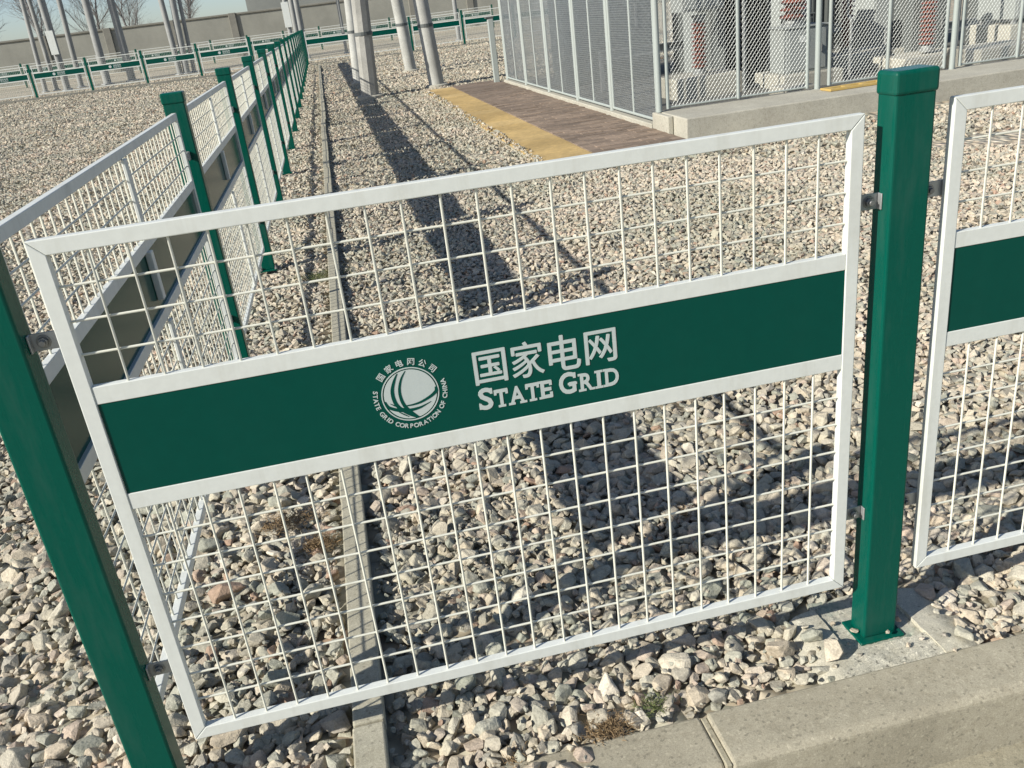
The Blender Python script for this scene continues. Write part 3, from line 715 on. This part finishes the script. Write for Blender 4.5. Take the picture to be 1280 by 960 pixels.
# steel channels and a slanted dark chute
def channel(x0, x1, y, z, label, h=.12):
    o = empty('steel_channel', (x0, y, z)); tag(o, label, 'steel beam', 'steel channels in the enclosure')
    L_ = x1 - x0
    link('web', MB().box(0, L_, 0, .01, 0, h).mesh('web', M_galv), o); link('flange', MB().box(0, L_, -.06, 0, h - .01, h).mesh('flange', M_galv), o); link('flange', MB().box(0, L_, -.06, 0, 0, .01).mesh('flange', M_galv), o)
    for xx in (.05, L_ - .05): link('stub_leg', MB().box(xx - .03, xx + .03, .012, .07, GZ - z, h).mesh('stub_leg', M_galv), o)
channel(4.4, 6.0, 11.6, 0.30, 'steel channel low behind the leftmost red insulator')
channel(6.8, 9.2, 11.9, 0.22, 'long steel channel low across the middle of the enclosure')
channel(8.6, 11.0, 11.0, 0.10, 'steel channel low at the right side of the enclosure')
def conduit(pts, r, label, mat=M_flange):
    mb = MB()
    for a, b in zip(pts[:-1], pts[1:]): mb.tube(a, b, r, None, 8)
    for a in pts[1:-1]: mb.lathe([(0.001, a[2] - r), (r * 1.05, a[2] - r * .5), (r * 1.05, a[2] + r * .5), (0.001, a[2] + r)], 8, (a[0], a[1]))
    o = link('conduit', mb.mesh('conduit', mat)); tag(o, label, 'conduit', 'conduits in the enclosure')
conduit([(5.62, 9.4, GZ), (5.62, 9.4, 1.5), (6.2, 9.4, 1.6)], .022, 'thin grey conduit rising left of the grey cabinet with the thick insulator')
conduit([(6.95, 9.2, GZ), (6.95, 9.2, 0.55), (7.5, 10.2, 0.55), (7.5, 10.2, 1.4)], .02, 'bent grey conduit right of the two thick insulators')
conduit([(8.35, 9.1, GZ), (8.35, 9.1, 1.6)], .03, 'straight grey conduit right of the brightest red insulator')
conduit([(4.3, 9.9, 1.45), (10.8, 10.1, 1.45)], .035, 'long horizontal busbar tube across the top of the enclosure view')
conduit([(4.5, 8.3, -.10), (7.2, 8.35, -.11), (9.5, 8.2, -.10)], .025, 'dark cable lying along the enclosure floor behind the mesh', M_rubber)
ch = empty('radiator', (6.05, 10.4, GZ)); tag(ch, 'finned radiator, darkened for shade, standing behind the grey cabinet', 'radiator')
for k in range(7): link('fin', MB().box(-.35 + k * .1, -.33 + k * .1, -.25, .25, .12, 1.5).mesh('fin', M_dark_shaded), ch)
link('header', MB().box(-.38, .32, -.04, .04, 1.5, 1.58).mesh('header', M_dark_shaded), ch); link('header', MB().box(-.38, .32, -.04, .04, .04, .12).mesh('header', M_dark_shaded), ch)
cabinet(5.0, 13.4, GZ, 1.5, 0.8, 1.9, 'tall cabinet, darkened for shade, at the back left corner of the enclosure', M_dark_shaded)  # dark boxes at the back put the shaded background into their colour
cabinet(6.75, 12.9, GZ, 1.1, 0.8, 1.8, 'cabinet darkened for shade at the back of the enclosure behind the thick insulators', M_dark_shaded)
cabinet(11.0, 11.3, GZ, 1.2, 0.8, 1.7, 'cabinet darkened for shade at the enclosure back behind the pale cabinet at the edge', M_dark_shaded)
insulator(7.05, 10.9, 0.25, 1.0, .12, 15, 'brown insulator behind the bent grey conduit'); concrete_block(6.8, 7.3, 10.65, 11.15, 0.25, 'concrete footing under the brown insulator behind the bent conduit')
ch = empty('tank', (8.95, 13.6, GZ)); tag(ch, 'transformer tank, darkened for shade, at the back of the enclosure', 'tank')
link('body', MB().box(-1.6, 1.6, -.5, .5, .2, 2.2).mesh('body', M_dark_shaded, .02), ch); link('skid', MB().box(-1.4, 1.4, -.4, .4, 0, .2).mesh('skid', M_galv), ch)
for k in range(12): link('rib', MB().box(-1.5 + k * .27, -1.47 + k * .27, -.62, -.5, .35, 2.05).mesh('rib', M_dark_shaded), ch)

# ------------------------------------------------------------------ concrete A-frame poles
def pole_mesh(name, dx, dy, h, r0, r1, mat, n=24, sides=None):
    mb = MB(); k = 9; nn = sides or n; vs = []; fs = []
    for j in range(k):
        t = j / (k - 1); r = r0 + (r1 - r0) * t
        for i in range(nn):
            a = 2 * math.pi * (i + .5) / nn; vs.append((dx * t + r * math.cos(a), dy * t + r * math.sin(a), h * t))
    for j in range(k - 1):
        for i in range(nn): fs.append((j * nn + i, j * nn + (i + 1) % nn, (j + 1) * nn + (i + 1) % nn, (j + 1) * nn + i))
    fs += [tuple(range(nn - 1, -1, -1)), tuple(range((k - 1) * nn, k * nn))]
    return mb.add(vs, fs).mesh(name, mat, 0, 1, True, 35)
def aframe(xa, ya, ra, xb, yb, rb, h, label, mat_a, mat_b, sides_a=None, top=None):
    top = top or ((xa + xb) / 2, (ya + yb) / 2)
    o = empty('a_frame_pole', (top[0], top[1], GZ)); tag(o, label, 'pole', 'concrete A-frame poles')
    link('leg', pole_mesh('leg', top[0] - .12 - xa, top[1] - ya, h, ra, ra * .72, mat_a, 24, sides_a), o, (xa - top[0], ya - top[1], 0))
    link('leg', pole_mesh('leg', top[0] + .12 - xb, top[1] - yb, h, rb, rb * .72, mat_b), o, (xb - top[0], yb - top[1], 0))
    for (px_, py_, r_, dx_, dy_) in ((xa, ya, ra, top[0] - .12 - xa, top[1] - ya), (xb, yb, rb, top[0] + .12 - xb, top[1] - yb)):
        for hz_ in (1.15, 2.6):
            t_ = hz_ / h; rr_ = r_ * (1 - .28 * t_) + .008; bd_ = link('band', MB().lathe([(rr_, -.03), (rr_, .03)], 20).mesh('band', M_dark_shaded), o, (px_ + dx_ * t_ - top[0], py_ + dy_ * t_ - top[1], hz_))
    link('head', MB().box(-.35, .35, -.2, .2, h - .1, h + .35).mesh('head', M_galv, .02), o)
    link('footing', MB().lathe([(ra * 1.5, 0), (ra * 1.5, .05), (ra * 1.2, .065)], 20).mesh('footing', M_plinth), o, (xa - top[0], ya - top[1], 0))
    link('footing', MB().lathe([(rb * 1.5, 0), (rb * 1.5, .05), (rb * 1.2, .065)], 20).mesh('footing', M_plinth), o, (xb - top[0], yb - top[1], 0))
    return o
aframe(1.25, 16.3, .170, 2.60, 16.75, .150, 9.5, 'nearer concrete A-frame pole, its thick left leg stained dark at the foot', M_pole_dark, M_pole, 10)
aframe(1.20, 20.4, .115, 2.66, 22.6, .150, 9.5, 'farther concrete A-frame pole behind the nearer one', M_pole, M_pole)

# ------------------------------------------------------------------ steel poles, left distance
def steel_pole(x, y, r, h, lean, label, board=None):
    o = empty('steel_pole', (x, y, GZ)); tag(o, label, 'pole', 'steel poles in the left distance')
    link('shaft', pole_mesh('shaft', lean, 0, h, r, r * .8, M_steelpole, 14), o)
    link('base_flange', MB().lathe([(r * 1.7, 0), (r * 1.7, .04), (r * 1.1, .06)], 14).mesh('base_flange', M_galv), o)
    if board:
        z0, z1, bw = board
        link('notice_plate', MB().box(-bw / 2, bw / 2, -r - .05, -r - .02, z0 - GZ, z1 - GZ).mesh('notice_plate', M_white, .005), o, (lean * (z0 - GZ) / h, 0, 0))
        for zz in (z0 + .15, z1 - .15): link('bracket', MB().box(-.03, .03, -r - .025, 0, zz - GZ - .02, zz - GZ + .02).mesh('bracket', M_galv), o, (lean * (z0 - GZ) / h, 0, 0))
PO = [(-11.66, .10, .4, None), (-11.28, .10, .0, None), (-10.66, .11, .1, None), (-10.44, .13, .0, (1.29, 2.23, .30)), (-10.22, .12, .3, None),
      (-8.98, .17, .1, None), (-7.93, .17, .0, None), (-5.88, .13, -.1, None), (-5.60, .15, .4, None), (-5.30, .09, .3, None), (-0.70, .10, .1, (1.22, 2.24, .30)), (-0.24, .14, .1, None), (-.45, .12, .1, None)]
nice = ['leftmost grey steel pole in the left distance', 'second grey steel pole from the left in the distance', 'third grey steel pole from the left in the distance',
        'grey steel pole with a white notice plate at far left', 'grey steel pole just right of the one with the white plate at far left', 'thick grey steel pole standing alone, first of the two wide ones',
        'thick grey steel pole standing alone, second of the two wide ones', 'leftmost of three grey steel poles clustered left of the side fence', 'middle of three grey steel poles clustered left of the side fence',
        'rightmost of three grey steel poles clustered left of the side fence', 'grey steel pole with a white notice plate above the end of the side fence', 'rightmost of the poles above the end of the side fence', 'grey steel pole just right of the white plate above the side fence end']
for (x, r, ln, bd), lb in zip(PO, nice): steel_pole(x, 41.3 if bd else 42.4 + rng.uniform(-.3, .6), r, 8.5, ln, lb, bd)
steel_pole(1.62, 42.2, .075, 7, 0, 'thin grey pole behind the far cross fence left of the concrete poles')
steel_pole(6.55, 40.0, .10, 7, 0, 'thin grey pole behind the far cross fence right of the concrete poles')

# ------------------------------------------------------------------ boundary wall, building, trees
wl = empty('boundary_wall', (0, 60, GZ)); tag(wl, 'long low rendered boundary wall with darker pilasters in the far background', 'wall')
WH = 2.40 - GZ; step = 3.75; x = -42.0
wm = MB().box(0, step - .02, 0, .22, 0, WH - .12).mesh('wall_panel', M_wall); cm = MB().box(-.01, step - .01, -.07, .29, WH - .12, WH).mesh('coping', M_pilaster, .02); pm = MB().box(-.22, .22, -.12, .34, 0, WH + .02).mesh('pilaster', M_pilaster, .02)
k = 0
while x < 42:
    link('wall_panel', wm, wl, (x, 0, 0)); link('coping', cm, wl, (x, 0, 0)); link('pilaster', pm, wl, (x - .01, 0, 0)); x += step
bd = empty('far_building', (-5.2, 86, GZ)); tag(bd, 'plain grey green building rising behind the boundary wall', 'building')
link('wall', MB().box(0, 46, 0, 12, 0, 7).mesh('wall', M_building), bd); link('roof', MB().box(-.5, 46.5, -.5, 12.5, 7, 7.4).mesh('roof', M_dark_shaded), bd)
wmh = MB().box(0, 1.6, -.08, 0, 0, 1.4).mesh('window', M_dark_shaded)
for i in range(10): link('window', wmh, bd, (3 + i * 4.3, -.005, 3.6))

def bare_tree(x, y, h, seed, label):
    r = random.Random(seed); o = empty('bare_tree', (x, y, GZ)); tag(o, label, 'tree', 'bare trees behind the boundary wall')
    tr = MB(); cr = MB()
    def branch(p, d, l, rad, lev):
        k = 4; q = Vector(p); dd = Vector(d).normalized()
        for i in range(k):
            dd = (dd + Vector((r.uniform(-.16, .16), r.uniform(-.16, .16), r.uniform(-.02, .12)))).normalized()
            nx = q + dd * (l / k); ra, rb = rad * (1 - .6 * i / k), rad * (1 - .6 * (i + 1) / k)
            (tr if lev == 0 else cr).tube(q, nx, ra, rb, 6 if lev < 2 else 3, False)
            q = nx
            if lev < 3 and (lev > 0 or i >= 1):
                for _ in range(3 if lev < 3 else 3):
                    a = r.uniform(0, 6.28); t = r.uniform(.45, .95); side = dd.orthogonal().normalized(); side = Quaternion(dd, a) @ side
                    branch(q - dd * r.uniform(0, l / k), dd * math.cos(t) + side * math.sin(t) + Vector((0, 0, .15)), l * r.uniform(.42, .62), rb * .6 if lev else rb * .5, lev + 1)
    branch((0, 0, 0), (0, 0, 1), h * .62, h * .014, 0)
    link('trunk', tr.mesh('trunk', M_bark, 0, 1, True), o); link('crown', cr.mesh('crown', M_bark), o)
    return o
T1 = bare_tree(-17.2, 66, 9, 1, 'leftmost bare winter tree behind the boundary wall')
T2 = bare_tree(-14.2, 67, 8.5, 2, 'second bare winter tree from the left behind the boundary wall')
for (src, x, y, rz, sc, lb) in ((T1, -20.6, 68, 1.3, 1.1, 'bare winter tree at the left picture edge behind the wall'), (T2, -11.4, 66, 2.1, .95, 'third bare winter tree from the left behind the boundary wall'),
                            (T1, -8.6, 69, 3.9, 1.05, 'bare winter tree just left of the far building'), (T2, -23.5, 66, .6, 1, 'bare winter tree just outside the left picture edge')):
    t = copy_tree(src); t.location = (x, y, GZ); t.rotation_euler = (0, 0, rz); t.scale = (sc,) * 3; t['label'] = lb

# low kerbs under the far fences
fk = link('far_kerb', None); tag(fk, kind='structure')
link('kerb_block', MB().box(-20, LX - .1, FY + 1.2, FY + 1.42, -.25, -.09).mesh('kerb_block', M_pilaster), fk)
link('kerb_block', MB().box(LX + .15, 12, FY - .25, FY - .02, -.25, -.12).mesh('kerb_block', M_pilaster), fk)

# ------------------------------------------------------------------ loose stone
def hull_proto(npts, seed, bevel=0.0):
    r = np.random.default_rng(seed); sc = np.array([1.0, r.uniform(.66, .92), r.uniform(.45, .68)])
    pts = r.normal(size=(npts, 3)); pts /= np.linalg.norm(pts, axis=1)[:, None]; pts *= r.uniform(.82, 1.08, (npts, 1)); pts *= sc
    bm = bmesh.new()
    for q in pts: bm.verts.new(q)
    bmesh.ops.convex_hull(bm, input=bm.verts)
    for v in [v for v in bm.verts if not v.link_faces]: bm.verts.remove(v)
    bmesh.ops.dissolve_limit(bm, angle_limit=math.radians(14), verts=bm.verts, edges=bm.edges)
    if bevel: bmesh.ops.bevel(bm, geom=list(bm.edges), offset=bevel, segments=1, affect='EDGES', clamp_overlap=True)
    bmesh.ops.triangulate(bm, faces=bm.faces)
    bm.verts.index_update(); v = np.array([q.co[:] for q in bm.verts]); f = np.array([[q.index for q in p_.verts] for p_ in bm.faces]); bm.free()
    return v, f
RM = np.array([RIGHT, DOWN, FWD]); CP = np.array(CAM)
def in_view(P, mx=140, my=120):
    q = (P - CP) @ RM.T; ok = q[:, 2] > .2
    u = 640 + F_PX * q[:, 0] / q[:, 2]; v = 480 + F_PX * q[:, 1] / q[:, 2]
    dist = np.hypot(P[:, 0] - CP[0], P[:, 1] - CP[1]); ex = 700 / np.maximum(dist, 1.5)      # a step to the side
    return ok & (u > -mx - ex) & (u < 1280 + mx + ex) & (v > -my) & (v < 960 + my)
def keep(P, r):
    x, y = P[:, 0], P[:, 1]; k = np.ones(len(P), bool)
    def out(x0, x1, y0, y1, e=0.6):
        nonlocal k; k &= ~((x > x0 - r * e) & (x < x1 + r * e) & (y > y0 - r * e) & (y < y1 + r * e))
    out(0.291, 0.360, -1.0, 33.2, .85)                     # edging
    out(2.29, 20, 6.42, 16.2, .0); out(3.69, 20, 6.7, 15.5, .3)   # path, enclosure
    out(1.325, 1.66, -0.13, 0.135, .3)                     # pad
    out(0.78, 5, -4, -0.115, .9); out(-9, 9, -9, -.235, .5)          # kerb, pavement
    out(XL - PW, XL + PW, PY - PD, PY + PD, .9)
    for yy in ys[1:]: out(LX - PW, LX + PW, yy - PD, yy + PD, .9)
    for px, py, pr in ((1.24, 16.2, .27), (2.6, 16.75, .2)): k &= np.hypot(x - px, y - py) > pr
    return k
def scatter(name, protos, region, pitch, rmin, rmax, zmid, zj, dmin, dmax, seed, big=0.0, free=False):
    r = np.random.default_rng(seed); x0, x1, y0, y1 = region
    gx, gy = np.meshgrid(np.arange(x0, x1, pitch), np.arange(y0, y1, pitch)); n = gx.size
    P = np.stack([gx.ravel() + (np.arange(gx.shape[0])[:, None] % 2 * pitch / 2 + 0 * gx).ravel() + r.uniform(-.38, .38, n) * pitch, gy.ravel() + r.uniform(-.38, .38, n) * pitch, np.full(n, zmid)], 1)
    dist = np.hypot(P[:, 0] - CP[0], P[:, 1] - CP[1]); P = P[(dist >= dmin) & (dist < dmax)]
    P = P[in_view(P)]
    n = len(P); rad = r.uniform(rmin, rmax, n) * np.where(r.random(n) < big, 1.35, 1.0)
    kk = keep(P, rad) if not free else r.random(n) < .45; P, rad = P[kk], rad[kk]; n = len(P)
    und = .006 * (np.sin(P[:, 0] * 5.1 + 1) * np.sin(P[:, 1] * 4.3) + np.sin(P[:, 0] * 13 + P[:, 1] * 9))
    P[:, 2] += r.normal(0, zj, n) + und
    # random rotation, long axis mostly lying down
    yaw = r.uniform(0, 6.283, n); ax = r.normal(0, .42, n); ay = r.normal(0, .42, n)
    cz, sz, cx, sx, cy, sy_ = np.cos(yaw), np.sin(yaw), np.cos(ax), np.sin(ax), np.cos(ay), np.sin(ay)
    Z = np.zeros(n); O = np.ones(n)
    Rz = np.stack([np.stack([cz, -sz, Z], 1), np.stack([sz, cz, Z], 1), np.stack([Z, Z, O], 1)], 1)
    Rx = np.stack([np.stack([O, Z, Z], 1), np.stack([Z, cx, -sx], 1), np.stack([Z, sx, cx], 1)], 1)
    Ry = np.stack([np.stack([cy, Z, sy_], 1), np.stack([Z, O, Z], 1), np.stack([-sy_, Z, cy], 1)], 1)
    Rm = Rz @ Rx @ Ry * rad[:, None, None]
    pid = r.integers(0, len(protos), n); V = []; F = []; base = 0
    for i, (pv_, pf) in enumerate(protos):
        s_ = np.where(pid == i)[0]
        if not len(s_): continue
        vv = np.einsum('nij,vj->nvi', Rm[s_], pv_) + P[s_][:, None, :]
        ff = pf[None] + (base + np.arange(len(s_)) * len(pv_))[:, None, None]
        V.append(vv.reshape(-1, 3)); F.append(ff.reshape(-1, 3)); base += len(s_) * len(pv_)
    return np.concatenate(V), np.concatenate(F), n
def stone_object(name, parts, label):
    V = []; F = []; b = 0
    for v, f, n in parts: V.append(v); F.append(f + b); b += len(v)
    V = np.concatenate(V).astype(np.float32); F = np.concatenate(F).astype(np.int32)
    me = bpy.data.meshes.new(name); me.vertices.add(len(V)); me.vertices.foreach_set('co', V.ravel())
    me.loops.add(F.size); me.loops.foreach_set('vertex_index', F.ravel()); me.polygons.add(len(F))
    me.polygons.foreach_set('loop_start', np.arange(0, F.size, 3, dtype=np.int32))
    me.update(calc_edges=True); me.materials.append(M_stone)
    me.polygons.foreach_set('use_smooth', np.zeros(len(F), bool)); me.update()
    o = link(name, me); tag(o, label, 'gravel', None, 'stuff')
    print(name, sum(p_[2] for p_ in parts), 'stones', len(F), 'tris'); return o
PN = [hull_proto(17, 100 + i, 0.055) for i in range(26)]
PM = [hull_proto(13, 200 + i) for i in range(20)]
PF = [hull_proto(8, 300 + i) for i in range(14)]
near = [scatter('n0', PM, (-3, 4, -.45, 2.6), .034, .016, .026, -.164, .003, 0, 2.9, 11),
        scatter('n1', PN, (-3, 4, -.45, 2.6), .043, .018, .034, -.157, .003, 0, 2.9, 12, .08),
        scatter('n2', PN, (-3, 4, -.45, 2.6), .095, .020, .044, -.151, .004, 0, 2.9, 14, .06),
        scatter('n3', PM, (-3, 4, -.45, 2.6), .036, .005, .014, -.147, .004, 0, 2.4, 15)]
midz = [scatter('m0', PM, (-8, 6, 0, 9), .034, .015, .024, -.160, .003, 2.9, 7.6, 21),
        scatter('m1', PF, (-8, 6, 0, 9), .044, .018, .030, -.154, .003, 2.9, 7.6, 22, .06)]
farz = [scatter('f0', PF, (-14, 9, 5, 19), .046, .022, .034, -.160, .003, 7.6, 17.0, 31, .05),
        scatter('f1', PF, (-14, 9, 12, 30), .075, .030, .045, -.162, .004, 17.0, 24.0, 32, .05),
        scatter('f2', PF, (-18, 9, 20, 44), .13, .034, .052, -.160, .004, 24.0, 42.0, 33, .05),
        scatter('spill', PM, (2.23, 2.335, 6.3, 16.3), .035, .010, .030, -.122, .004, 0, 40, 34, free=True),
        scatter('spill3', PM, (2.23, 3.7, 6.28, 6.46), .04, .010, .030, -.124, .004, 0, 40, 36, free=True),
        scatter('spill2', PM, (1.30, 1.72, -.11, .09), .05, .005, .011, -.138, .002, 0, 40, 35, free=True)]
stone_object('gravel', near + midz + farz, 'loose pale crushed stone covering the ground around the fences')
def loose_stone(x, y, z, r, seed, label):
    v, f = PN[seed % len(PN)]; me = bpy.data.meshes.new('loose_stone'); me.from_pydata([tuple(q * r) for q in v], [], [tuple(q) for q in f.tolist()]); me.materials.append(M_stone)
    o = link('loose_stone', me, None, (x, y, z), (.15, .1, seed)); tag(o, label, 'stone', 'stones lying loose on the pad')
loose_stone(1.352, -0.040, -0.128, .034, 4, 'large pale stone lying loose on the left part of the concrete pad')
loose_stone(1.338, 0.018, -0.132, .028, 9, 'rounded stone behind the large loose one on the left of the pad')
loose_stone(1.648, -0.085, -0.130, .024, 5, 'pale stone lying on the right corner of the concrete pad')

# ------------------------------------------------------------------ weeds
def weed(x, y, z, n, spread, hgt, mat, seed, label, lie=0.7):
    r = random.Random(seed); mb = MB()
    for i in range(n):
        a = r.uniform(0, 6.283); b = Vector((r.gauss(0, .5) * spread, r.gauss(0, .35) * spread, r.uniform(-.004, .012)))
        up = Vector((math.cos(a) * r.uniform(0, lie * 1.6) + r.uniform(-.4, .4), math.sin(a) * r.uniform(0, lie * 1.6) + r.uniform(-.4, .4), r.uniform(.25, 1))).normalized()
        l = hgt * r.uniform(.4, 1); wv = r.uniform(.0004, .0010); s_ = up.orthogonal().normalized() * wv
        l *= .55; mid = b + up * l * .55 + Vector((r.uniform(-.2, .2), r.uniform(-.2, .2), 0)) * l * .4; tip = b + up * l + Vector((r.uniform(-.3, .3), r.uniform(-.3, .3), -.25)) * l * .6
        mb.add([b - s_, b + s_, mid + s_ * .8, mid - s_ * .8, tip], [(0, 1, 2, 3), (3, 2, 4)])
    o = link('weed', mb.mesh('weed', mat), None, (x, y, z)); tag(o, label, 'weed', 'weeds in the gravel'); return o
weed(0.815, -0.085, -0.150, 900, .050, .04, M_dry, 1, 'brown dried weed beside the left kerb block at the bottom', 1.0)
weed(0.93, -0.055, -0.150, 350, .04, .03, M_moss, 2, 'dark green weed between stones at the kerb joint', 1.0)
weed(0.12, 1.02, -0.145, 900, .10, .045, M_dry, 3, 'brown dried weed behind the lettered panel near its left end', 1.0)
weed(0.22, 0.86, -0.150, 700, .06, .05, M_dry, 4, 'small brown dried tuft beside the concrete edging strip', 1.0)
weed(0.24, 3.9, -0.150, 900, .16, .07, M_moss, 5, 'greenish weed left of the edging strip past the first panel', 1.0)
weed(0.62, -0.11, -0.155, 220, .05, .04, M_dry, 6, 'sparse dry weed at the bottom edge left of the kerb', 1.0)
weed(1.25, 0.62, -0.150, 250, .06, .05, M_dry, 7, 'dry weed in the sign shadow behind the lettered panel', 1.0)
